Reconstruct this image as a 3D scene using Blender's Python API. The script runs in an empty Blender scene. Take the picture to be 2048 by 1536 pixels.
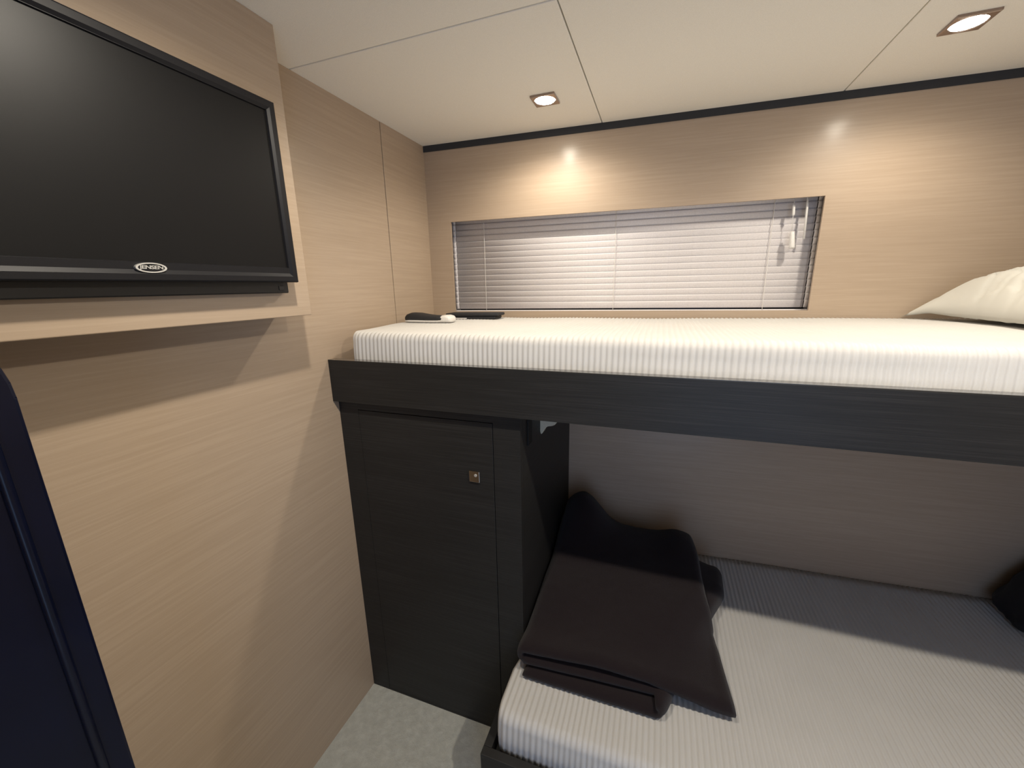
import bpy, bmesh, math, random
import numpy as np
from mathutils import Vector, Matrix, noise

sc = bpy.context.scene
COL = sc.collection

# ---------------------------------------------------------------- camera
R_ = Vector((0.94081398, 0.3383411, -0.01985838))
U_ = Vector((-0.06129527, 0.22748296, 0.97185101))
F_ = Vector((-0.33333458, 0.9131138, -0.23475786))
cd = bpy.data.cameras.new('camera')
cam = bpy.data.objects.new('camera', cd)
COL.objects.link(cam)
m3 = Matrix((R_, U_, -F_)).transposed()
cam.matrix_world = Matrix.Translation((0.9, -0.92639897, 1.40249064)) @ m3.to_4x4()
cd.sensor_fit = 'HORIZONTAL'
cd.sensor_width = 36
cd.lens = 805.109 / 2048 * 36
cd.clip_start = 0.02
sc.camera = cam

# ---------------------------------------------------------------- colour management, daylight
sc.view_settings.view_transform = 'Standard'
sc.view_settings.look = 'None'
sc.view_settings.gamma = 1
sc.view_settings.use_curve_mapping = False
sc.view_settings.exposure = 0.22
W = bpy.data.worlds.new('world')
sc.world = W
W.use_nodes = True
W.node_tree.nodes['Background'].inputs['Color'].default_value = (0.42, 0.62, 1.0, 1)
W.node_tree.nodes['Background'].inputs['Strength'].default_value = 2.0

H = 1.9375          # ceiling height
D = 0.5908          # depth of the left wall
ANG = 0.05739       # the hull wall runs slightly away from the bunk
CW = 0.5815         # locker width
MU = 1.283          # top of upper mattress
ML = 0.3405         # top of lower mattress
XR = 2.25
YN = -1.65
LAMP_W = 19.0
LAMP_COL = (1.0, 0.91, 0.775)

# ---------------------------------------------------------------- materials
def new_mat(name):
    m = bpy.data.materials.new(name)
    m.use_nodes = True
    return m, m.node_tree, m.node_tree.nodes['Principled BSDF']

def ramp(nt, fac, stops):
    r = nt.nodes.new('ShaderNodeValToRGB')
    e = r.color_ramp.elements
    e[0].position, e[0].color = stops[0][0], (*stops[0][1], 1)
    e[1].position, e[1].color = stops[-1][0], (*stops[-1][1], 1)
    for p, c in stops[1:-1]:
        n = e.new(p); n.color = (*c, 1)
    nt.links.new(fac, r.inputs['Fac'])
    return r.outputs['Color']

def coords(nt, scale, kind='Object', loc=(0, 0, 0)):
    tc = nt.nodes.new('ShaderNodeTexCoord')
    mp = nt.nodes.new('ShaderNodeMapping')
    mp.inputs['Scale'].default_value = scale
    mp.inputs['Location'].default_value = loc
    nt.links.new(tc.outputs[kind], mp.inputs['Vector'])
    return mp.outputs['Vector']

def noise_n(nt, vec, scale, detail=3, rough=.5, dist=0):
    n = nt.nodes.new('ShaderNodeTexNoise')
    n.inputs['Scale'].default_value = scale
    n.inputs['Detail'].default_value = detail
    n.inputs['Roughness'].default_value = rough
    n.inputs['Distortion'].default_value = dist
    nt.links.new(vec, n.inputs['Vector'])
    return n.outputs['Fac']

def bump(nt, b, h, strength, dist):
    bp = nt.nodes.new('ShaderNodeBump')
    bp.inputs['Strength'].default_value = strength
    bp.inputs['Distance'].default_value = dist
    nt.links.new(h, bp.inputs['Height'])
    nt.links.new(bp.outputs['Normal'], b.inputs['Normal'])

def plain(name, col, rough=.5, metal=0, spec=.5, coat=0, bumpy=0, bscale=300):
    m, nt, b = new_mat(name)
    v = coords(nt, (1, 1, 1))
    f = noise_n(nt, v, bscale, 2)
    c = ramp(nt, f, [(.3, tuple(x * .93 for x in col)), (.7, tuple(min(1, x * 1.05) for x in col))])
    nt.links.new(c, b.inputs['Base Color'])
    b.inputs['Roughness'].default_value = rough
    b.inputs['Metallic'].default_value = metal
    b.inputs['Specular IOR Level'].default_value = spec
    b.inputs['Coat Weight'].default_value = coat
    b.inputs['Coat Roughness'].default_value = .1
    if bumpy:
        bump(nt, b, f, bumpy, .001)
    return m

def veneer(name, dark, mid, light, rough, coat, coat_rough, fine=150., spec=.4, bs=.15):
    """horizontal straight-grained veneer: long fine streaks, same on every face"""
    m, nt, b = new_mat(name)
    v = coords(nt, (1.6, 1.6, fine))
    f1 = noise_n(nt, v, 2.2, 5, .62, .25)
    v2 = coords(nt, (.6, .6, 9.), loc=(3, 1, 5))
    f2 = noise_n(nt, v2, 1.6, 3, .5)
    v3 = coords(nt, (5., 5., fine * 3.2), loc=(1, 7, 2))
    f3 = noise_n(nt, v3, 2.5, 2, .5)
    ad = nt.nodes.new('ShaderNodeMath'); ad.operation = 'MULTIPLY_ADD'
    nt.links.new(f2, ad.inputs[0]); ad.inputs[1].default_value = .35
    nt.links.new(f1, ad.inputs[2])
    a2 = nt.nodes.new('ShaderNodeMath'); a2.operation = 'MULTIPLY_ADD'
    nt.links.new(f3, a2.inputs[0]); a2.inputs[1].default_value = .35
    nt.links.new(ad.outputs[0], a2.inputs[2])
    c = ramp(nt, a2.outputs[0], [(.62, dark), (.85, mid), (1.08, light)])
    nt.links.new(c, b.inputs['Base Color'])
    b.inputs['Roughness'].default_value = rough
    b.inputs['Specular IOR Level'].default_value = spec
    b.inputs['Coat Weight'].default_value = coat
    b.inputs['Coat Roughness'].default_value = coat_rough
    bump(nt, b, a2.outputs[0], bs, .0006)
    return m

M_WALL = veneer('beige_veneer', (.412, .314, .225), (.437, .335, .242), (.462, .357, .260), .45, .24, .20, 60, bs=.04)
M_DARK = veneer('wenge_veneer', (.0135, .013, .0125), (.0185, .018, .0172), (.026, .025, .024), .50, .02, .22, 130, spec=.3, bs=.12)
M_CAP = plain('glossy_edge', (.035, .033, .032), .16, coat=.8)
M_CEIL = plain('ceiling_vinyl', (.86, .825, .74), .75, bumpy=.15, bscale=900)
M_GAP = plain('gap_black', (.008, .008, .008), .8)
M_TRIM = plain('black_felt', (.030, .031, .034), .85, bumpy=.3, bscale=700)
M_BLACK = plain('black_plastic', (.012, .012, .014), .32, coat=.2)
M_BEZEL = plain('black_bezel', (.009, .009, .011), .45, spec=.22, coat=0)
M_HOUS = plain('black_housing', (.008, .008, .009), .4)
M_SILV = plain('badge_silver', (.75, .75, .73), .3, 0.6)
M_METAL = plain('brushed_nickel', (.46, .40, .34), .24, 1)
M_CHROME = plain('chrome', (.34, .27, .24), .22, 1)
M_WHITE = plain('white_plastic', (.80, .78, .74), .35)
M_CREAM = plain('cream_plastic', (.60, .56, .44), .4)
M_SLAT = plain('white_slat', (.80, .76, .76), .42, spec=.4)
M_JAMB = plain('window_lining', (.42, .39, .37), .6)
M_RUBBER = plain('black_rubber', (.014, .015, .018), .6, bumpy=.6, bscale=900)
M_BAG = plain('black_nylon', (.006, .007, .012), .6, bumpy=.6, bscale=500)

def screen_mat():
    m, nt, b = new_mat('matte_screen')
    v = coords(nt, (1, 1, 1))
    f = noise_n(nt, v, 2500, 2)
    b.inputs['Base Color'].default_value = (.006, .006, .0065, 1)
    b.inputs['Roughness'].default_value = .40
    b.inputs['Specular IOR Level'].default_value = .20
    bump(nt, b, f, .12, .0003)
    return m
M_SCREEN = screen_mat()

def fabric(name, col, groove, rough=.95):
    m, nt, b = new_mat(name)
    v = coords(nt, (1, 1, 1))
    f = noise_n(nt, v, 700, 3, .7)
    g = noise_n(nt, v, 9, 3, .5)
    c = ramp(nt, g, [(.3, tuple(x * .96 for x in col)), (.7, col)])
    nt.links.new(c, b.inputs['Base Color'])
    b.inputs['Roughness'].default_value = rough
    b.inputs['Specular IOR Level'].default_value = .15
    b.inputs['Sheen Weight'].default_value = .15
    bump(nt, b, f, groove, .0012)
    return m
M_MATT = fabric('ribbed_white_fabric', (.61, .593, .562), .35)
M_PILLOW = fabric('white_cotton', (.57, .557, .505), .12)
M_FLEECE = fabric('black_fleece', (.016, .0105, .0115), 1.0)

def carpet_mat():
    m, nt, b = new_mat('grey_carpet')
    v = coords(nt, (1, 1, 1))
    f = noise_n(nt, v, 420, 4, .8)
    g = noise_n(nt, v, 40, 3, .6)
    mx = nt.nodes.new('ShaderNodeMath'); mx.operation = 'MULTIPLY_ADD'
    nt.links.new(f, mx.inputs[0]); mx.inputs[1].default_value = .6; nt.links.new(g, mx.inputs[2])
    c = ramp(nt, mx.outputs[0], [(.45, (.56, .565, .51)), (.8, (.65, .655, .595)), (1.15, (.73, .735, .67))])
    nt.links.new(c, b.inputs['Base Color'])
    b.inputs['Roughness'].default_value = 1
    b.inputs['Specular IOR Level'].default_value = .05
    bump(nt, b, mx.outputs[0], 1.0, .006)
    return m
M_CARPET = carpet_mat()

def lacquer():
    m, nt, b = new_mat('navy_lacquer')
    f = noise_n(nt, coords(nt, (1, 1, 1)), 12, 3)
    c = ramp(nt, f, [(.3, (.0012, .0022, .010)), (.7, (.0018, .0032, .014))])
    nt.links.new(c, b.inputs['Base Color'])
    b.inputs['Roughness'].default_value = .34
    b.inputs['Specular IOR Level'].default_value = .25
    b.inputs['Coat Weight'].default_value = .12
    return m
M_NAVY = lacquer()

def emit(name, col, s):
    m, nt, b = new_mat(name)
    b.inputs['Base Color'].default_value = (*col, 1)
    b.inputs['Emission Color'].default_value = (*col, 1)
    b.inputs['Emission Strength'].default_value = s
    return m
M_LAMP = emit('lit_bulb', (1.0, .91, .76), 115)

def glass():
    m, nt, b = new_mat('window_glass')
    b.inputs['Base Color'].default_value = (.02, .025, .035, 1)
    b.inputs['Transmission Weight'].default_value = 1
    b.inputs['Roughness'].default_value = .05
    b.inputs['IOR'].default_value = 1.45
    return m
M_GLASS = glass()

# ---------------------------------------------------------------- helpers
def link(name, me, mat, parent=None, smooth=False, loc=None):
    o = bpy.data.objects.new(name, me)
    COL.objects.link(o)
    if mat: me.materials.append(mat)
    if smooth:
        me.polygons.foreach_set('use_smooth', [True] * len(me.polygons))
    if parent: o.parent = parent
    if loc: o.location = loc
    return o

def box_bm(bm, x0, x1, y0, y1, z0, z1, bev=0, seg=2):
    vs = [bm.verts.new((x, y, z)) for z in (z0, z1) for y in (y0, y1) for x in (x0, x1)]
    fs = [(0, 2, 3, 1), (4, 5, 7, 6), (0, 1, 5, 4), (2, 6, 7, 3), (0, 4, 6, 2), (1, 3, 7, 5)]
    faces = [bm.faces.new([vs[i] for i in f]) for f in fs]
    if bev:
        es = list({e for f in faces for e in f.edges})
        bmesh.ops.bevel(bm, geom=es, offset=bev, segments=seg, affect='EDGES', profile=.5)
    return vs

def boxes(name, lst, mat, parent=None, bev=0, seg=2, smooth=False):
    bm = bmesh.new()
    for b in lst:
        box_bm(bm, *b, bev=bev, seg=seg)
    me = bpy.data.meshes.new(name)
    bm.to_mesh(me); bm.free()
    return link(name, me, mat, parent, smooth)

def from_py(name, vs, fs, mat, parent=None, smooth=False):
    me = bpy.data.meshes.new(name)
    me.from_pydata([tuple(map(float, v)) for v in vs], [], fs)
    me.update()
    bm = bmesh.new(); bm.from_mesh(me)
    bmesh.ops.recalc_face_normals(bm, faces=bm.faces)
    bm.to_mesh(me); bm.free()
    return link(name, me, mat, parent, smooth)

def prism(name, poly, axis, a0, a1, mat, parent=None, bev=0, smooth=False):
    """extrude a 2D outline along an axis ('x': poly is (y,z); 'y': (x,z); 'z': (x,y))"""
    def P(p, t):
        return {'x': (t, p[0], p[1]), 'y': (p[0], t, p[1]), 'z': (p[0], p[1], t)}[axis]
    bm = bmesh.new()
    A = [bm.verts.new(P(p, a0)) for p in poly]
    B = [bm.verts.new(P(p, a1)) for p in poly]
    bm.faces.new(A); bm.faces.new(B[::-1])
    n = len(poly)
    for i in range(n):
        bm.faces.new((A[i], B[i], B[(i + 1) % n], A[(i + 1) % n]))
    bmesh.ops.recalc_face_normals(bm, faces=bm.faces)
    if bev:
        bmesh.ops.bevel(bm, geom=list(bm.edges), offset=bev, segments=2, affect='EDGES', profile=.5)
    me = bpy.data.meshes.new(name); bm.to_mesh(me); bm.free()
    return link(name, me, mat, parent, smooth)

def tube(name, pts, r, mat, parent=None, seg=10):
    bm = bmesh.new()
    rings = []
    pts = [Vector(p) for p in pts]
    for i, p in enumerate(pts):
        t = (pts[min(i + 1, len(pts) - 1)] - pts[max(i - 1, 0)]).normalized()
        a = t.cross(Vector((0, 1, .02))).normalized()
        if a.length < .1: a = t.cross(Vector((1, 0, 0))).normalized()
        b = t.cross(a)
        rr = r[i] if isinstance(r, (list, tuple)) else r
        rings.append([bm.verts.new(p + (a * math.cos(k * 2 * math.pi / seg) + b * math.sin(k * 2 * math.pi / seg)) * rr) for k in range(seg)])
    for A, B in zip(rings, rings[1:]):
        for k in range(seg):
            bm.faces.new((A[k], A[(k + 1) % seg], B[(k + 1) % seg], B[k]))
    bm.faces.new(rings[0][::-1]); bm.faces.new(rings[-1])
    bmesh.ops.recalc_face_normals(bm, faces=bm.faces)
    me = bpy.data.meshes.new(name); bm.to_mesh(me); bm.free()
    return link(name, me, mat, parent, True)

def thing(name, label, cat, loc=(0, 0, 0), rotz=0, group=None):
    o = bpy.data.objects.new(name, None)
    COL.objects.link(o)
    o.empty_display_size = .05
    o.location = loc; o.rotation_euler = (0, 0, rotz)
    o['label'] = label; o['category'] = cat
    if group: o['group'] = group
    return o

def tag(o, label, cat, group=None):
    o['label'] = label; o['category'] = cat
    if group: o['group'] = group
    return o

def struct(o, label=None, cat=None):
    o['kind'] = 'structure'
    if label: o['label'] = label
    if cat: o['category'] = cat
    return o

def sstep(a, b, x):
    t = min(1, max(0, (x - a) / (b - a)))
    return t * t * (3 - 2 * t)

# ---------------------------------------------------------------- the room
floor = boxes('floor', [(-.02, XR, YN, .95, -.05, 0)], M_CARPET)
struct(floor, 'pale grey carpet between the beige wall and the lower bunk', 'floor')

# left wall: two veneer panels with a dark joint
SEAM = .3255
wl = boxes('wall_left', [(-.02, 0, YN, SEAM - .0017, 0, H), (-.02, 0, SEAM + .0017, .64, 0, H)], M_WALL, bev=.0008)
struct(wl, 'beige wood veneer wall to the left of the bunks', 'wall')
wg = boxes('seam_strip', [(-.03, -.012, SEAM - .02, SEAM + .02, 0, H)], M_GAP, wl)

# hull wall (behind the bunks) in its own turned frame: local x along the wall, local y into it
hull = thing('wall_back', 'beige wood veneer hull wall behind the bunks with the window cutout', 'wall', (0, D, 0), ANG)
struct(hull)
WL, WR, WB, WT = .099, 1.363, 1.3078, 1.6569
TH = .009
boxes('wall_panel', [(-.02, WL, 0, TH, 0, H), (WR, 2.4, 0, TH, 0, H), (WL, WR, 0, TH, 0, WB), (WL, WR, 0, TH, WT, H)], M_WALL, hull)
def ring(name, x0, x1, z0, z1, t, y0, y1, mat, parent):
    return boxes(name, [(x0, x0 + t, y0, y1, z0, z1), (x1 - t, x1, y0, y1, z0, z1),
                        (x0 + t, x1 - t, y0, y1, z0, z0 + t), (x0 + t, x1 - t, y0, y1, z1 - t, z1)], mat, parent)
win = thing('window_1', 'long low window in the hull wall above the upper bunk', 'window', (0, D, 0), ANG)
struct(win)
ring('window_frame', WL - .055, WR + .055, WB - .045, WT + .06, .03, TH, .13, M_JAMB, win)
ring('window_sash', WL - .03, WR + .03, WB - .02, WT + .035, .04, .115, .135, M_BLACK, win)
boxes('window_pane', [(WL + .0105, WR - .0105, .122, .126, WB + .0205, WT - .0055)], M_GLASS, win)

tr = boxes('trim_1', [(0, 2.4, -.004, .0, 1.9158, H)], M_TRIM)
tr.location = (0, D, 0); tr.rotation_euler = (0, 0, ANG)
struct(tr, 'thin black trim strip where the hull wall meets the ceiling', 'trim')

wr_ = boxes('wall_right', [(XR, XR + .02, YN, .78, 0, H)], M_WALL)
struct(wr_, 'beige veneer wall closing the cabin on the right', 'wall')
DX0, DX1, DZ = 1.02, 1.72, 1.85
wf = boxes('wall_front', [(-.02, DX0, YN - .03, YN, 0, H), (DX1, XR + .02, YN - .03, YN, 0, H), (DX0, DX1, YN - .03, YN, DZ, H)], M_WALL)
struct(wf, 'veneer wall behind the viewer with the open doorway', 'wall')

# ceiling: vinyl covered panels with rounded edges and narrow joints
g = .0013
xs = [-.02, .6778, 1.3677, XR + .02]
ys = [YN - .03, -.9, -.0234, .80]
pan = []
for i in range(3):
    for j in range(3):
        pan.append((xs[i] + g, xs[i + 1] - g, ys[j] + g, ys[j + 1] - g, H, H + .012))
ceil = boxes('ceiling', pan, M_CEIL, bev=.0022, seg=3)
struct(ceil, 'off-white padded ceiling panels with narrow joints', 'ceiling')
boxes('joint_backing', [(-.02, XR + .02, YN - .03, .80, H + .010, H + .03)], plain('joint_shadow', (.30, .27, .22), .9), ceil)

# ---------------------------------------------------------------- recessed ceiling lights
def make_light(name, label, x, y, power=LAMP_W, col=LAMP_COL):
    t = thing(name, label, 'light', (x, y, H), 0, 'square recessed ceiling lights')
    s = .036; i = .021; z = -.005
    bm = bmesh.new()
    n = 32
    def sq(k, h):
        a = k * 2 * math.pi / n
        c, s_ = math.cos(a), math.sin(a)
        f = h / max(abs(c), abs(s_))
        return c * f, s_ * f
    rows = []
    for h, zz, rnd in ((s, 0, 0), (s, z, 0), (s - .002, z - .001, 0), (.0315, z - .001, 1), (.0295, z + .001, 1), (.026, .002, 1)):
        rr = []
        for k in range(n):
            a = k * 2 * math.pi / n
            p = (math.cos(a) * h, math.sin(a) * h) if rnd else sq(k, h)
            rr.append(bm.verts.new((p[0], p[1], zz)))
        rows.append(rr)
    for A, B in zip(rows, rows[1:]):
        for k in range(n):
            bm.faces.new((A[k], A[(k + 1) % n], B[(k + 1) % n], B[k]))
    bmesh.ops.recalc_face_normals(bm, faces=bm.faces)
    me = bpy.data.meshes.new('bezel'); bm.to_mesh(me); bm.free()
    link('bezel', me, M_CHROME, t)
    vs = [(0, 0, -.0105)] + [(math.cos(k * math.pi / 12) * .0292, math.sin(k * math.pi / 12) * .0292, -.0042) for k in range(24)]
    from_py('bulb', vs, [(0, 1 + k, 1 + (k + 1) % 24) for k in range(24)], M_LAMP, t)
    ld = bpy.data.lights.new('lamp_beam', 'SPOT')
    ld.energy = power
    ld.color = col
    ld.spot_size = math.radians(160)
    ld.spot_blend = .60
    ld.shadow_soft_size = .015
    lo = bpy.data.objects.new('lamp_beam', ld)
    COL.objects.link(lo)
    lo.parent = t
    lo.location = (0, 0, -.022)
    return t
make_light('ceiling_light', 'lit square chrome ceiling light nearer the left wall, above the upper bunk', .5455, .378, 7.0)
make_light('ceiling_light', 'lit square chrome ceiling light at the top right corner, above the upper bunk', 1.487, .372, 5.8)
make_light('ceiling_light', 'lit square ceiling light out of frame over the floor near the television', .535, -.47, 15.5)
make_light('ceiling_light', 'lit square ceiling light out of frame over the right end of the lower bunk', 1.487, -.47, 30)

# ---------------------------------------------------------------- television and its raised panel
PT, PY, PZ = .1134, -.1661, 1.3465
panel = boxes('trim_2', [(0, PT, YN, PY, PZ, H)], M_WALL, bev=.0015)
struct(panel, 'raised beige veneer box panel on the left wall behind the television', 'wall panel')

tv = thing('television', 'flat black television mounted on the raised beige wall panel', 'television', (PT, -.505, PZ))
def T(o):       # parts are modelled in room coordinates
    o.matrix_parent_inverse = Matrix.Translation((-PT, .505, -PZ))
    return o
TX0, TX = .132, .155
TY1, TY0 = -.229, -.781
TZ0, TZ1 = 1.421, 1.7677
# back housing: lower box that shows beneath the screen
T(boxes('back_housing', [(PT, .131, TY0 + .012, -.2375, 1.399, 1.75)], M_HOUS, tv, bev=.002))
T(boxes('screw_cover', [(.131, .1322, -.262, -.250, 1.405, 1.414)], M_BLACK, tv, bev=.0005))
# bezel: mitred frame with sloping inner lip
def frame_mesh():
    rings = []
    o = [(TY0, TZ0), (TY1, TZ0), (TY1, TZ1), (TY0, TZ1)]
    def inset(l, r, b, t):
        return [(TY0 + l, TZ0 + b), (TY1 - r, TZ0 + b), (TY1 - r, TZ1 - t), (TY0 + l, TZ1 - t)]
    rings.append((TX0, inset(.003, .003, .003, .003)))
    rings.append((TX - .006, inset(0, 0, 0, 0)))
    rings.append((TX - .001, inset(.001, .001, .001, .001)))
    rings.append((TX, inset(.003, .003, .003, .003)))
    rings.append((TX, inset(.013, .013, .012, .013)))
    rings.append((TX - .0035, inset(.0178, .0178, .0185, .0178)))
    rings.append((TX - .0035, inset(.0185, .0185, .0295, .0185)))
    rings.append((TX - .008, inset(.020, .020, .031, .020)))
    vs, fs = [], []
    for x, r in rings:
        vs += [(x, y, z) for y, z in r]
    for i in range(len(rings) - 1):
        for k in range(4):
            a, b = i * 4 + k, i * 4 + (k + 1) % 4
            fs.append((a, b, b + 4, a + 4))
    fs.append((0, 1, 2, 3))
    return vs, fs
vs, fs = frame_mesh()
T(from_py('bezel', vs, fs, M_BEZEL, tv))
T(boxes('screen', [(TX - .012, TX - .0065, TY0 + .019, TY1 - .019, TZ0 + .030, TZ1 - .019)], M_SCREEN, tv))
# oval maker's badge
bx, by, bz = TX - .0008, -.5045, 1.4422
ea, eb = .0215, .0078
bd = thing('badge', 'x', 'x')
del bd['label']; del bd['category']
def oval(a, b, x0, x1, ia=None, ib=None, n=40):
    vs, fs = [], []
    if ia is None: ia, ib = 0, 0
    for k in range(n):
        t = 2 * math.pi * k / n
        c, s = math.cos(t), math.sin(t)
        vs += [(x0, by + a * c, bz + b * s), (x1, by + a * c * .985, bz + b * s * .98), (x1, by + ia * c, bz + ib * s), (x0, by + ia * c, bz + ib * s)]
    for k in range(n):
        a0, b0 = 4 * k, 4 * ((k + 1) % n)
        for j in range(4):
            if ia == 0 and j in (2,): continue
            fs.append((a0 + j, a0 + (j + 1) % 4, b0 + (j + 1) % 4, b0 + j))
    return vs, fs
bpy.data.objects.remove(bd)
vs, fs = oval(ea - .001, eb - .001, TX - .004, TX - .0005)
badge = T(from_py('badge', vs, fs, M_BEZEL, tv))
vs, fs = oval(ea, eb, TX - .004, TX + .0006, ea - .0034, eb - .0020)
ringo = from_py('badge_ring', vs, fs, M_SILV, badge)
ringo['label'] = 'silver oval ring'
fc = bpy.data.curves.new('badge_text', 'FONT')
fc.body = 'JENSEN'
fc.align_x = 'CENTER'; fc.align_y = 'CENTER'
fc.size = .0100; fc.extrude = .0003; fc.offset = .00018
fc.space_character = .92
fo = bpy.data.objects.new('badge_text_curve', fc)
COL.objects.link(fo)
bpy.context.view_layer.update()
dg = bpy.context.evaluated_depsgraph_get()
tm = bpy.data.meshes.new_from_object(fo.evaluated_get(dg))
bpy.data.objects.remove(fo)
co = np.array([v.co[:] for v in tm.vertices])
w = co[:, 0].max() - co[:, 0].min(); cy_ = (co[:, 1].max() + co[:, 1].min()) / 2; cx_ = (co[:, 0].max() + co[:, 0].min()) / 2
k = .0325 / w; kz = .0072 / (co[:, 1].max() - co[:, 1].min())
for v in tm.vertices:
    x, y, z = v.co
    u = (x - cx_) * k; q = (y - cy_) * kz
    u += .12 * q
    v.co = (TX - .0003 + z, by + u, bz + q)
lt = link('badge_lettering', tm, M_SILV, badge)
lt['label'] = 'raised silver letters reading JENSEN'

# ---------------------------------------------------------------- upper bunk
RF, RT, RB = -.0219, 1.2073, 1.0815
ub = thing('bunk_bed', 'upper bunk with a dark wood front rail carrying the ribbed mattress', 'bunk', (1.1, 0, RB))
def P_(o, t):
    o.matrix_parent_inverse = Matrix.Translation(-Vector(t.location))
    return o
P_(boxes('front_rail', [(0.0005, XR - .001, RF, RF + .026, RB, RT - .0016)], M_DARK, ub, bev=.0006), ub)
cap = P_(boxes('rail_cap', [(0.0005, XR - .001, RF, RF + .026, RT - .0015, RT)], M_CAP, ub, bev=.0005), ub)
cap['label'] = 'glossy dark top edge strip'
prism_pts = [(0.0005, RF + .0265), (XR - .001, RF + .0265), (XR - .001, D + XR * math.tan(ANG) - .004), (0.0005, D - .004)]
P_(prism('bunk_base', prism_pts, 'z', RB + .002, RB + .022, M_DARK, ub), ub)

# ---------------------------------------------------------------- ribbed mattresses
def mattress(name, label, x0, x1, yf, zb, zt, rt, rc, back_gap, pitch, seed, left_fn=None, seam_z=None, seam_fade=None, rb=.006, bulge=.004, px_step=6, amp=.0030):
    """profile (front face, rounded edge, top) swept along x; ribs run up the front and across the top"""
    def yback(x): return D + x * math.tan(ANG) - back_gap
    prof = []      # (f, z, n_y, n_z, kind)  y = yf + off
    nf = 12
    for i in range(nf + 1):
        t = i / nf
        z = zb + rb + (zt - rt - zb - rb) * t
        b = bulge * math.sin(math.pi * t)
        prof.append((-b, z, -1, 0))
    for i in range(1, 9):
        a = math.pi / 2 * i / 8
        prof.append((rt * (1 - math.cos(a)), zt - rt + rt * math.sin(a), -math.cos(a), math.sin(a)))
    nfr = len(prof)
    ntop = 26
    nx = int((x1 - x0) / (pitch / px_step))
    vs = []
    rows = ntop + nfr
    for i in range(nx + 1):
        x = x0 + (x1 - x0) * i / nx
        ph = (x - x0) / pitch
        # plan rounding of the two end corners
        def corner(d, R):
            if d >= R: return 0
            return R - math.sqrt(max(0, R * R - (R - d) ** 2))
        ins = corner(x - x0, rc) + corner(x1 - x, rc)
        drop = 0.35 * (corner(x - x0, .02) + corner(x1 - x, .02))
        yb = yback(x)
        for j in range(rows):
            if j < nfr:
                dy, z, ny, nz = prof[j]
                y = yf + dy + ins
                if seam_z is not None:
                    y += .0022 * math.exp(-((z - seam_z) / .003) ** 2) * (seam_fade(x) if seam_fade else 1)
                wob = .08 * noise.noise(Vector((x * 6, z * 9, seed)))
            else:
                t = (j - nfr + 1) / ntop
                ys_ = yf + rt + ins
                y = ys_ + (yb - ys_) * t
                z, ny, nz = zt, 0, 1
                wob = .12 * noise.noise(Vector((x * 5, y * 5, seed)))
            rp = (ph + wob) % 1
            rib = .5 - .5 * math.cos(2 * math.pi * rp)
            zz = z
            und = .0028 * noise.noise(Vector((x * 4, y * 4, seed + 3)))
            if nz > .3:
                zz += und * nz
            xx = x
            if left_fn:
                xx = x + left_fn(y, z) * max(0, 1 - (x - x0) / .12)
            d = amp * (rib - .5)
            if z > zb: 
                vs.append((xx, y + ny * d, zz + nz * d - (drop if z > zt - rt else 0)))
            else:
                vs.append((xx, y, z))
    fs = []
    for i in range(nx):
        for j in range(rows - 1):
            a = i * rows + j
            fs.append((a, a + rows, a + rows + 1, a + 1))
    base = len(vs)
    # bottom and back closing: bottom row copies
    for i in range(nx + 1):
        f = vs[i * rows]; b = vs[i * rows + rows - 1]
        vs.append((f[0], f[1] + .004, zb)); vs.append((b[0], b[1], zb))
    for i in range(nx):
        c = base + 2 * i
        fs.append((i * rows, c, c + 2, (i + 1) * rows))
        fs.append((c, c + 1, c + 3, c + 2))
        fs.append((c + 1, i * rows + rows - 1, (i + 1) * rows + rows - 1, c + 3))
    # end caps
    for i in (0, nx):
        c = base + 2 * i
        fs.append(tuple([c] + [i * rows + j for j in range(rows)] + [c + 1]))
    me = bpy.data.meshes.new(name)
    me.from_pydata(vs, [], fs); me.update()
    bm = bmesh.new(); bm.from_mesh(me)
    bmesh.ops.recalc_face_normals(bm, faces=bm.faces)
    bm.to_mesh(me); bm.free()
    o = link(name, me, M_MATT, None, True)
    return tag(o, label, 'mattress')

def left_upper(y, z):
    # the mattress end bulges until it touches the wall further back
    return -.040 * sstep(.06, .30, y)
mattress('mattress', 'thick white ribbed mattress on the upper bunk', .046, 2.20, .0085, RB + .0225, MU, .022, .05, .006, .0135, 1.7, left_upper, seam_z=1.236, seam_fade=lambda x: sstep(.70, .95, x) * (1 - .7 * sstep(1.3, 1.5, x)))

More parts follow.
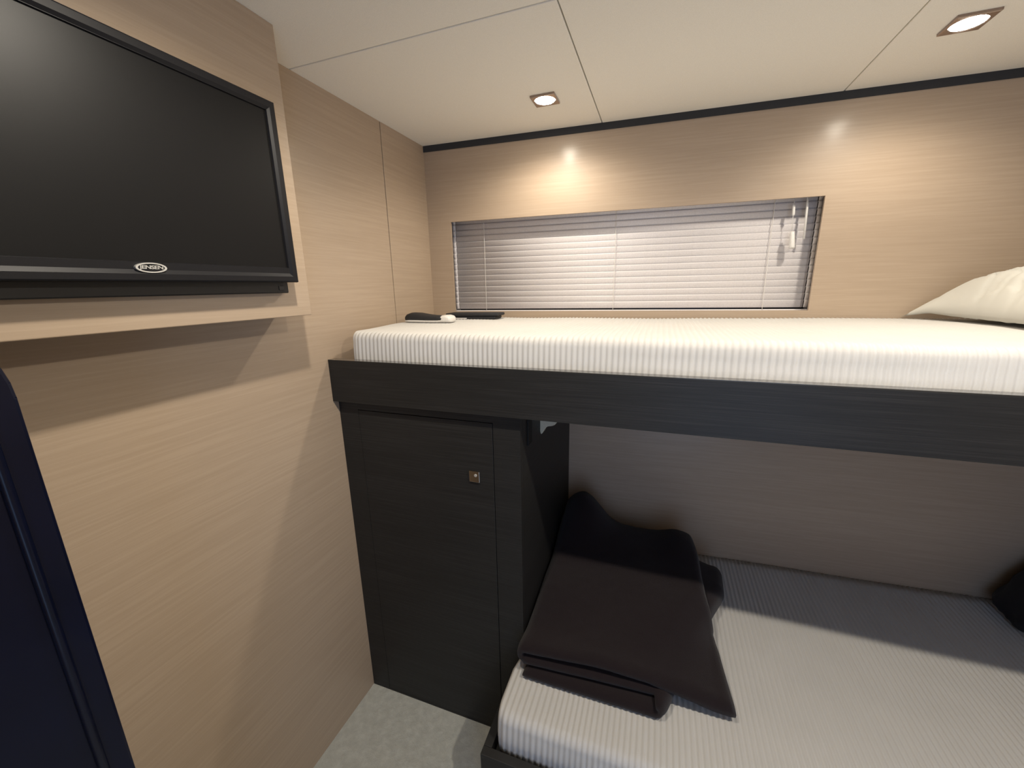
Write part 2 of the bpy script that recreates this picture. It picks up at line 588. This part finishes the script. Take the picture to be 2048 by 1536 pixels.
# ---------------------------------------------------------------- venetian blind in the window recess
bl = thing('window_blind', 'white venetian blind with closed slats in the long window', 'blind', (0, D, 0), ANG, None)
SY = .066
pitch = .0224
xa, xb = WL - .022, WR + .018
def slat_mesh(pieces):
    """thin curved closed slat; slots at the ends let the cords pass"""
    vs, fs = [], []
    n = 7; wd = .0262; tilt = math.radians(101); th = .0006
    def sec(x):
        out = []
        for side in (0, 1):
            for i in range(n):
                t = i / (n - 1) - .5
                cam_ = .0016 * (1 - 4 * t * t) + side * th
                y = -(-t) * 0
                # along slat direction d = (cos tilt into wall, sin tilt up)
                yy = t * wd * math.cos(tilt) - cam_ * math.sin(tilt)
                zz = t * wd * math.sin(tilt) + cam_ * math.cos(tilt)
                out.append((x, yy, zz))
        return out
    for (p, q) in pieces:
        b = len(vs)
        vs += sec(p) + sec(q)
        m = 2 * n
        for i in range(n - 1):
            fs.append((b + i, b + i + 1, b + m + i + 1, b + m + i))
            fs.append((b + n + i, b + n + i + 1, b + m + n + i + 1, b + m + n + i))
        fs.append((b, b + n, b + m + n, b + m))
        fs.append((b + n - 1, b + 2 * n - 1, b + m + 2 * n - 1, b + m + n - 1))
        for o_ in (b, b + m):
            for i in range(n - 1):
                fs.append((o_ + i, o_ + i + 1, o_ + n + i + 1, o_ + n + i))
    me = bpy.data.meshes.new('slat')
    me.from_pydata(vs, [], fs); me.update()
    bm = bmesh.new(); bm.from_mesh(me); bmesh.ops.recalc_face_normals(bm, faces=bm.faces)
    bm.to_mesh(me); bm.free()
    me.materials.append(M_SLAT)
    me.polygons.foreach_set('use_smooth', [True] * len(me.polygons))
    return me
sl_me = slat_mesh([(xa, .0902), (.0918, 1.3665), (1.3692, xb)])
boxes('headrail', [(xa, xb, SY - .012, SY + .012, WT + .0195, WT + .0295)], M_SLAT, bl, bev=.001)
z = WT + .0062
zs = []
while z > WB + .010:
    o = bpy.data.objects.new('slat', sl_me); COL.objects.link(o)
    o.parent = bl; o.location = (0, SY, z); zs.append(z)
    z -= pitch
boxes('bottom_rail', [(xa, xb, SY - .010, SY + .008, WB - .012, WB + .0005)], M_SLAT, bl, bev=.002)
for cx in (.2178, .735, 1.2435):
    pts = []
    for i, zz in enumerate(zs):
        pts += [(cx + .0006, SY - .0105, zz + .004), (cx - .0006, SY - .0092, zz - .009)]
    tube('ladder_cord', [(cx, SY - .010, WT + .005)] + pts + [(cx, SY - .011, WB)], .0009, M_WHITE, bl, 6)
tube('tilt_wand', [(1.3268, .032, 1.672), (1.3285, .032, 1.637), (1.3322, .032, 1.5343)], [.0022, .0034, .0034], M_WHITE, bl, 8)
cd_ = tube('pull_cord', [(1.2895, .030, 1.668), (1.2908, .030, 1.64), (1.2945, .030, 1.555)], .0009, M_WHITE, bl, 6)
tube('cord_joiner', [(1.2905, .030, 1.6435), (1.2905, .030, 1.638), (1.2925, .030, 1.612), (1.2923, .030, 1.6068)], [.0028, .0042, .0042, .0022], M_WHITE, cd_, 10)
tube('cord_tassel', [(1.2962, .030, 1.5592), (1.2967, .030, 1.552), (1.3005, .030, 1.512), (1.3000, .030, 1.5065)], [.0048, .0070, .0088, .0078], M_WHITE, cd_, 12)

# ---------------------------------------------------------------- locker under the upper bunk
lk = thing('storage_locker', 'tall dark wood locker beneath the upper bunk against the left wall', 'cabinet', (CW / 2, .3, 0))
DL, DR, DT_, DB = .0700, .5032, 1.0528, .008
TZ = RB - .0005
yb_ = lambda x: D + x * math.tan(ANG) - .001
P_(boxes('face_frame', [(.0005, DL - .0003, 0, .02, .0, TZ), (DR + .0022, CW, 0, .02, 0, TZ),
                        (DL - .0003, DR + .0022, 0, .02, DT_ + .0022, TZ), (DL - .0003, DR + .0022, 0, .02, 0, DB - .0003)], M_DARK, lk), lk)
P_(prism('side_panel', [(CW - .018, .0205), (CW, .0205), (CW, yb_(CW)), (CW - .018, yb_(CW - .018))], 'z', 0, TZ, M_DARK, lk), lk)
P_(boxes('back_board', [(.0005, CW - .019, .021, .03, 0, TZ)], M_GAP, lk), lk)
door = P_(boxes('door', [(DL, DR, 0.0003, .018, DB, DT_)], M_DARK, lk, bev=.0008), lk)
kx, kz_ = .447, .8938
P = lambda o: (setattr(o, 'matrix_parent_inverse', Matrix.Identity(4)), o)[1]
kn = P(boxes('push_latch', [(kx - .0158, kx + .0158, -.0045, .0003, kz_ - .0162, kz_ + .0162)], M_METAL, door, bev=.0015))
kn['label'] = 'square metal push latch'
bs = []
for k in range(17):
    a = 2 * math.pi * k / 17
    bs.append((kx + .004 + .0042 * math.cos(a), kz_ + .005 + .0042 * math.sin(a)))
bs = prism('latch_glint', bs, 'y', -.0062, -.0044, M_SILV, door, bev=.0006)  # bright silver disc added as the round glint on the latch
P_(boxes('black_plate', [(CW, CW + .004, .058, .092, .9775, TZ - .002)], M_GAP, lk, bev=.001), lk)  # small black upright plate on the locker side near its front edge
# small cream hook on the locker side
hk = prism('wall_hook', [(CW, 1.068), (CW, .975), (.5835, .9665), (.5875, .9665), (.5925, .976), (.600, .988), (.606, .9925), (.618, .9945), (.627, .999), (.636, 1.010), (.640, 1.030), (.640, 1.068)],
           'y', .185, .215, M_CREAM, None, bev=.0015)
tag(hk, 'small cream plastic hook on the locker side just under the upper bunk', 'hook')

# ---------------------------------------------------------------- lower bunk
LX0, LY0, LZ = .5405, -.233, .25
lb = thing('bunk_bed', 'lower bunk with a dark wood tray frame around the ribbed mattress', 'bunk', (1.4, 0, 0))
P_(boxes('front_rail', [(LX0, XR - .001, LY0, LY0 + .022, 0, LZ)], M_DARK, lb, bev=.001), lb)
P_(boxes('end_rail', [(LX0, LX0 + .022, LY0 + .0225, -.001, 0, LZ)], M_DARK, lb, bev=.001), lb)
P_(prism('bunk_base', [(CW + .001, 0.0), (XR - .001, 0.0), (XR - .001, D + XR * math.tan(ANG) - .004), (CW + .001, D + CW * math.tan(ANG) - .004)], 'z', .19, .21, M_DARK, lb), lb)
P_(boxes('bunk_base', [(LX0 + .0225, XR - .001, LY0 + .0225, -.0005, .19, .21)], M_DARK, lb), lb)

# L shaped plan: the part in front of the locker reaches left to the end rail; kept as one body
def lower_left(y, z):
    return -.017 * (1 - sstep(-.05, -.004, y))
mattress('mattress', 'pale ribbed mattress on the lower bunk under the black blanket', CW + .0025, 2.21, -.197, .2105, ML, .026, .030, .004, .0135, 5.1, lower_left, seam_z=.262, rb=.010, bulge=.006, amp=.0032)

# ---------------------------------------------------------------- folded blanket
def blanket():
    th = .0125      # half thickness of a fold
    # centreline of the folds in a section across the bed: (x fraction 0..1, z above mattress)
    # right ends differ per layer; x = XL + u * (XRt - XL)
    path = []
    def seg(a, b, n):
        for i in range(n):
            t = i / n
            path.append((a[0] + (b[0] - a[0]) * t, a[1] + (b[1] - a[1]) * t, a[2]))
    layers = []
    # layer tags: 0 bottom, 1 middle, 2 top
    z0, z1, z2 = .0135, .043, .074
    r01 = (z1 - z0) / 2; r12 = (z2 - z1) / 2
    pts = []
    N = 30
    for i in range(N + 1):       # bottom layer from left to right end
        pts.append(('B', i / N, z0))
    for i in range(1, 8):        # turn at the right end (bottom -> middle)
        a = -math.pi / 2 + math.pi * i / 8
        pts.append(('BR', math.cos(a) * r01, (z0 + z1) / 2 + math.sin(a) * r01))
    for i in range(N + 1):
        pts.append(('M', 1 - i / N, z1))
    for i in range(1, 8):        # turn at the left end (middle -> top)
        a = -math.pi / 2 - math.pi * i / 8
        pts.append(('ML', math.cos(a) * r12, (z1 + z2) / 2 + math.sin(a) * r12))
    NT = 44
    for i in range(NT + 1):
        pts.append(('T', i / NT, z2))
    def lerp(tbl, t):
        for (a, va), (b, vb) in zip(tbl, tbl[1:]):
            if t <= b:
                s = (t - a) / (b - a)
                s = max(0, s)
                return va + (vb - va) * s
        return tbl[-1][1]
    XLt = [(0, .604), (.15, .612), (.5, .612), (1, .620)]
    XRB = [(0, .948), (.35, 1.02), (.8, 1.135), (1, 1.14)]
    XRT = [(0, 1.138), (.3, 1.118), (.6, 1.088), (.8, 1.075), (1, 1.055)]
    YF_l, YF_r = -.060, -.024
    def place(kind, u, z, t):
        xl = lerp(XLt, t); xrb = lerp(XRB, t); xrt = lerp(XRT, t)
        if kind == 'B': x = xl + u * (xrb - xl)
        elif kind == 'BR': x = xrb + u
        elif kind == 'M': x = xl + u * (xrb - xl)
        elif kind == 'ML': x = xl + u
        else: x = xl + u * (xrt - xl)
        # front edge slants: lower folds poke out a little more on the left
        yf = YF_l + (YF_r - YF_l) * (x - .6) / .54
        if kind in ('B', 'BR'): yf -= .020 + .022 * (x - .6) / .35
        if kind == 'M': yf -= .006
        yb = .520 + .02 * noise.noise(Vector((x * 4, 0, 3)))
        if kind in ('B', 'M', 'BR'): yb -= .02
        y = yf + (yb - yf) * t
        h = z
        if kind == 'T':
            # the top sheet comes down on to the mattress past the lower folds
            pts_ = [(.60, .074), (.80, .073), (xrb - .02, .068), (xrb + .03, .055), (max(xrb + .06, 1.09), .030), (1.20, .019)]
            h = lerp(pts_, x)
            h = h + (.074 - h) * sstep(.35, .8, t) * .5
            h += .006 * math.sin(math.pi * min(1, max(0, (x - .62) / .35))) * (1 - t)
        # pile loosens and rises towards the back, heaped in the corner
        k = 1 + .55 * sstep(.05, .65, t)
        zz = ML + h * k
        corner = math.exp(-((x - .665) / .085) ** 2) * sstep(.60, .93, t) * .120
        ridge = math.exp(-((x - 1.01) / .055) ** 2) * sstep(.62, .90, t) * .020
        body = sstep(.55, .92, t) * .034 * (1 - sstep(1.06, 1.14, x))
        lift = (corner + ridge + body)
        w = {'B': .0, 'BR': .0, 'M': .45, 'ML': .75, 'T': 1}[kind]
        if kind == 'BR': w = .2
        zz += lift * w
        zz += .0045 * noise.noise(Vector((x * 7, y * 7, z * 20))) * (w + .2)
        return Vector((x, y, max(zz, ML + .0145)))
    NY = 54
    rowsC = [[place(k, u, z, j / NY) for (k, u, z) in pts] for j in range(NY + 1)]
    n = len(pts)
    vs, fs = [], []
    # thick sheet around the centreline
    for j in range(NY + 1):
        row = rowsC[j]
        t = j / NY
        e = min(j, NY - j)
        fth = math.sqrt(max(0.02, 1 - (1 - min(1, (e + .25) / 3)) ** 2))
        for side in (1, -1):
            for i in range(n):
                thk = th * (1 + .55 * sstep(.62, .95, pts[i][1]) * (pts[i][0] == 'T'))
                a = row[max(i - 1, 0)]; b = row[min(i + 1, n - 1)]
                tx, tz = b.x - a.x, b.z - a.z
                L = math.hypot(tx, tz) or 1
                nx_, nz_ = -tz / L, tx / L
                ei = min(i, n - 1 - i)
                f2 = fth * math.sqrt(max(.02, 1 - (1 - min(1, (ei + .25) / 2)) ** 2))
                p = row[i]
                fz = .0009 * noise.noise(Vector((p.x * 60, p.y * 60, p.z * 60 + side)))
                vs.append((p.x + side * nx_ * thk * f2, p.y, max(p.z + side * nz_ * thk * f2 + fz, ML + .0028)))
    def id_(j, side, i): return j * 2 * n + (0 if side == 1 else n) + i
    for j in range(NY):
        for i in range(n - 1):
            fs.append((id_(j, 1, i), id_(j, 1, i + 1), id_(j + 1, 1, i + 1), id_(j + 1, 1, i)))
            fs.append((id_(j, -1, i), id_(j + 1, -1, i), id_(j + 1, -1, i + 1), id_(j, -1, i + 1)))
        fs.append((id_(j, 1, 0), id_(j + 1, 1, 0), id_(j + 1, -1, 0), id_(j, -1, 0)))
        fs.append((id_(j, 1, n - 1), id_(j, -1, n - 1), id_(j + 1, -1, n - 1), id_(j + 1, 1, n - 1)))
    for i in range(n - 1):
        fs.append((id_(0, 1, i), id_(0, -1, i), id_(0, -1, i + 1), id_(0, 1, i + 1)))
        fs.append((id_(NY, 1, i), id_(NY, 1, i + 1), id_(NY, -1, i + 1), id_(NY, -1, i)))
    o = from_py('folded_blanket', vs, fs, M_FLEECE, None, True)
    return tag(o, 'thick black fleece blanket folded on the lower mattress beside the locker', 'blanket')
blanket()

# ---------------------------------------------------------------- dark bag at the right end of the lower bunk
def blob(name, c, s, p, mat, parent=None, rot=0, nse=.02, seed=0, nu=40, nv=24, flat=True):
    vs, fs = [], []
    def sp(v, e): return math.copysign(abs(v) ** e, v)
    for j in range(nv + 1):
        b = -math.pi / 2 + math.pi * j / nv
        for i in range(nu):
            a = 2 * math.pi * i / nu
            x = sp(math.cos(b), p) * sp(math.cos(a), p)
            y = sp(math.cos(b), p) * sp(math.sin(a), p)
            z = sp(math.sin(b), p)
            k = 1 + nse * noise.noise(Vector((x * 2.2, y * 2.2, z * 2.2 + seed)))
            x, y, z = x * s[0] * k, y * s[1] * k, z * s[2] * k
            xr = x * math.cos(rot) - y * math.sin(rot); yr = x * math.sin(rot) + y * math.cos(rot)
            vs.append((c[0] + xr, c[1] + yr, c[2] + z))
    for j in range(nv):
        for i in range(nu):
            a, b = j * nu + i, j * nu + (i + 1) % nu
            fs.append((a, b, b + nu, a + nu))
    return from_py(name, vs, fs, mat, parent, True)
bag = blob('travel_bag', (2.075, .585, ML + .1285), (.135, .108, .1215), .68, M_BAG, None, .04, .09, 3)
for v in bag.data.vertices:
    h = v.co.z - ML
    v.co.x += .62 * h - .012 + .010 * noise.noise(Vector((v.co.y * 14, h * 16, 2)))
    v.co.x = min(v.co.x, XR - .004)
    v.co.y = min(v.co.y, D + v.co.x * math.tan(ANG) - .004)
tag(bag, 'black soft travel bag slumped at the right end of the lower bunk', 'bag')

# ---------------------------------------------------------------- pillow on the upper bunk
def pillow():
    hx, hy, hz = .285, .262, .082
    c = Vector((1.925, .405, MU + .070))
    N = 72
    vs, fs = [], []
    for side in (1, -1):
        for j in range(N + 1):
            v = -1 + 2 * j / N
            for i in range(N + 1):
                u = -1 + 2 * i / N
                # edges bow inwards between the pointed corners
                x = u * hx * (1 - .13 * (1 - v * v) * abs(u))
                y = v * hy * (1 - .10 * (1 - u * u) * abs(v))
                f = max(0, (1 - u ** 4) * (1 - v ** 4)) ** .55 * (1 - .18 * (u * u + v * v) / 2)
                # creases running in from the seam
                e = 1 - min(1 - abs(u), 1 - abs(v))
                ang = math.atan2(v, u)
                wr = math.sin(ang * 15 + 4 * noise.noise(Vector((u * 2, v * 2, 1)))) * .0075 * e ** 1.5 * (1 - e ** 8)
                n1 = .007 * noise.noise(Vector((u * 3.2, v * 3.2, 5 + side)))
                rg = abs(noise.noise(Vector((u * 3.0 + 4, v * 1.5 + u * 2, 9))))
                n1 += -.020 * max(0, .13 - rg) / .13 * f
                rg2 = abs(noise.noise(Vector((u * 2.2 - v * 3.5, v * 1.2 + 7, 2))))
                n1 += -.013 * max(0, .12 - rg2) / .12 * f
                z = side * hz * f
                if side == 1: z += (wr + n1) * min(1, f * 2)
                else: z = z * .80 + (n1 + wr) * .25 * min(1, f * 2)
                # corner by the wall curls up slightly
                p = Vector((x, y, z))
                p += Vector((-.035, .006, 0)) * max(0, -u) ** 5 * max(0, v) ** 5
                p.z += -.046 * (max(0, abs(u) - .72) / .28) ** 1.6 - .02 * (max(0, abs(v) - .8) / .2) ** 1.5
                p.z += .004 * (u + 1)
                p = p + c
                p.z = max(p.z, MU + .0025)
                wall_y = D + p.x * math.tan(ANG) - .003
                p.y = min(p.y, wall_y)
                vs.append(p[:])
    m = (N + 1) ** 2
    for j in range(N):
        for i in range(N):
            a = j * (N + 1) + i
            fs.append((a, a + 1, a + N + 2, a + N + 1))
            fs.append((m + a, m + a + N + 1, m + a + N + 2, m + a + 1))
    me = bpy.data.meshes.new('pillow')
    me.from_pydata(vs, [], fs)
    bm = bmesh.new(); bm.from_mesh(me)
    bmesh.ops.remove_doubles(bm, verts=bm.verts, dist=.0004)
    bmesh.ops.recalc_face_normals(bm, faces=bm.faces)
    bm.to_mesh(me); bm.free()
    o = link('pillow', me, M_PILLOW, None, True)
    return tag(o, 'plump creased white pillow at the right end of the upper bunk', 'pillow')
pillow()

# ---------------------------------------------------------------- small things at the left end of the upper mattress
def loft(name, stations, mat, parent=None, n=28, ex=.6, flatb=True):
    """stations: (x, yc, half width, z bottom, z top)"""
    vs, fs = [], []
    def sp(v, e): return math.copysign(abs(v) ** e, v)
    for (x, yc, hw, zb, zt) in stations:
        zc, hh = (zb + zt) / 2, (zt - zb) / 2
        for k in range(n):
            a = 2 * math.pi * k / n
            vs.append((x, yc + hw * sp(math.cos(a), ex), zc + hh * sp(math.sin(a), ex)))
    for s in range(len(stations) - 1):
        for k in range(n):
            a, b = s * n + k, s * n + (k + 1) % n
            fs.append((a, b, b + n, a + n))
    fs.append(tuple(range(n))); fs.append(tuple(range((len(stations) - 1) * n, len(stations) * n)))
    return from_py(name, vs, fs, mat, parent, True)
rm = thing('wrist_rest', 'curved black pad with white base and end, on the upper mattress by the left wall', 'wrist rest', (.13, .34, MU + .002), -.03)
M0 = .0015
body = [(-.094, 0, .012, .004, .008), (-.090, 0, .022, .001, .010), (-.07, 0, .027, 0, .012), (.0, 0, .028, 0, .011), (.045, 0, .028, 0, .013), (.056, 0, .028, 0, .021), (.062, 0, .028, 0, .0265), (.078, 0, .0275, 0, .0270), (.089, 0, .026, .001, .0245), (.0945, 0, .022, .002, .019), (.0965, 0, .014, .004, .014)]
loft('base_shell', body, M_WHITE, rm)
pad = [(-.092, -.0005, .012, .008, .012), (-.088, -.0005, .024, .006, .023), (-.080, -.0008, .028, .006, .030), (-.065, -.001, .0295, .006, .0345), (-.04, -.001, .0295, .006, .0335), (-.01, -.001, .0295, .006, .029), (.02, -.001, .0295, .006, .0255), (.048, -.001, .0295, .006, .0245), (.060, -.001, .0290, .007, .0225), (.066, -.001, .026, .009, .019)]
pp = loft('gel_pad', pad, M_RUBBER, rm)

nb = thing('zip_case', 'flat black case with a white edge strip lying against the hull wall beside the blind', 'case', (.225, .515, MU + .002), .05)
boxes('case_base', [(-.098, .098, -.036, .040, 0, .0115)], M_RUBBER, nb, bev=.004, seg=3, smooth=True)
boxes('case_lid', [(-.106, .110, -.040, .043, .0118, .0225)], M_RUBBER, nb, bev=.0045, seg=3, smooth=True)
boxes('edge_strip', [(-.092, -.018, -.0385, -.030, .0018, .0052)], M_WHITE, nb, bev=.0005)

# ---------------------------------------------------------------- dark door standing open in the left foreground
def near_door():
    y1, zt, r = -.7603, 1.42, .10
    poly = [(-1.45, 0.002), (y1, 0.002)]
    for i in range(13):
        a = math.pi / 2 * i / 12
        poly.append((y1 - r + r * math.cos(a), zt - r + r * math.sin(a)))
    poly.append((-1.45, zt))
    o = prism('door_1', poly, 'x', .365, .398, M_NAVY, None, bev=.003)
    struct(o, 'dark navy door leaf with a rounded top corner in the left foreground', 'door')
    # raised edge moulding following the outline
    pts = [(.3985, y1 - .022, .01), (.3985, y1 - .022, zt - r)]
    for i in range(1, 11):
        a = math.pi / 2 * i / 10
        pts.append((.3985, y1 - r + (r - .022) * math.cos(a), zt - r + (r - .022) * math.sin(a)))
    pts.append((.3985, -1.44, zt - .022))
    tube('edge_moulding', pts, .004, M_NAVY, o, 10)
near_door()
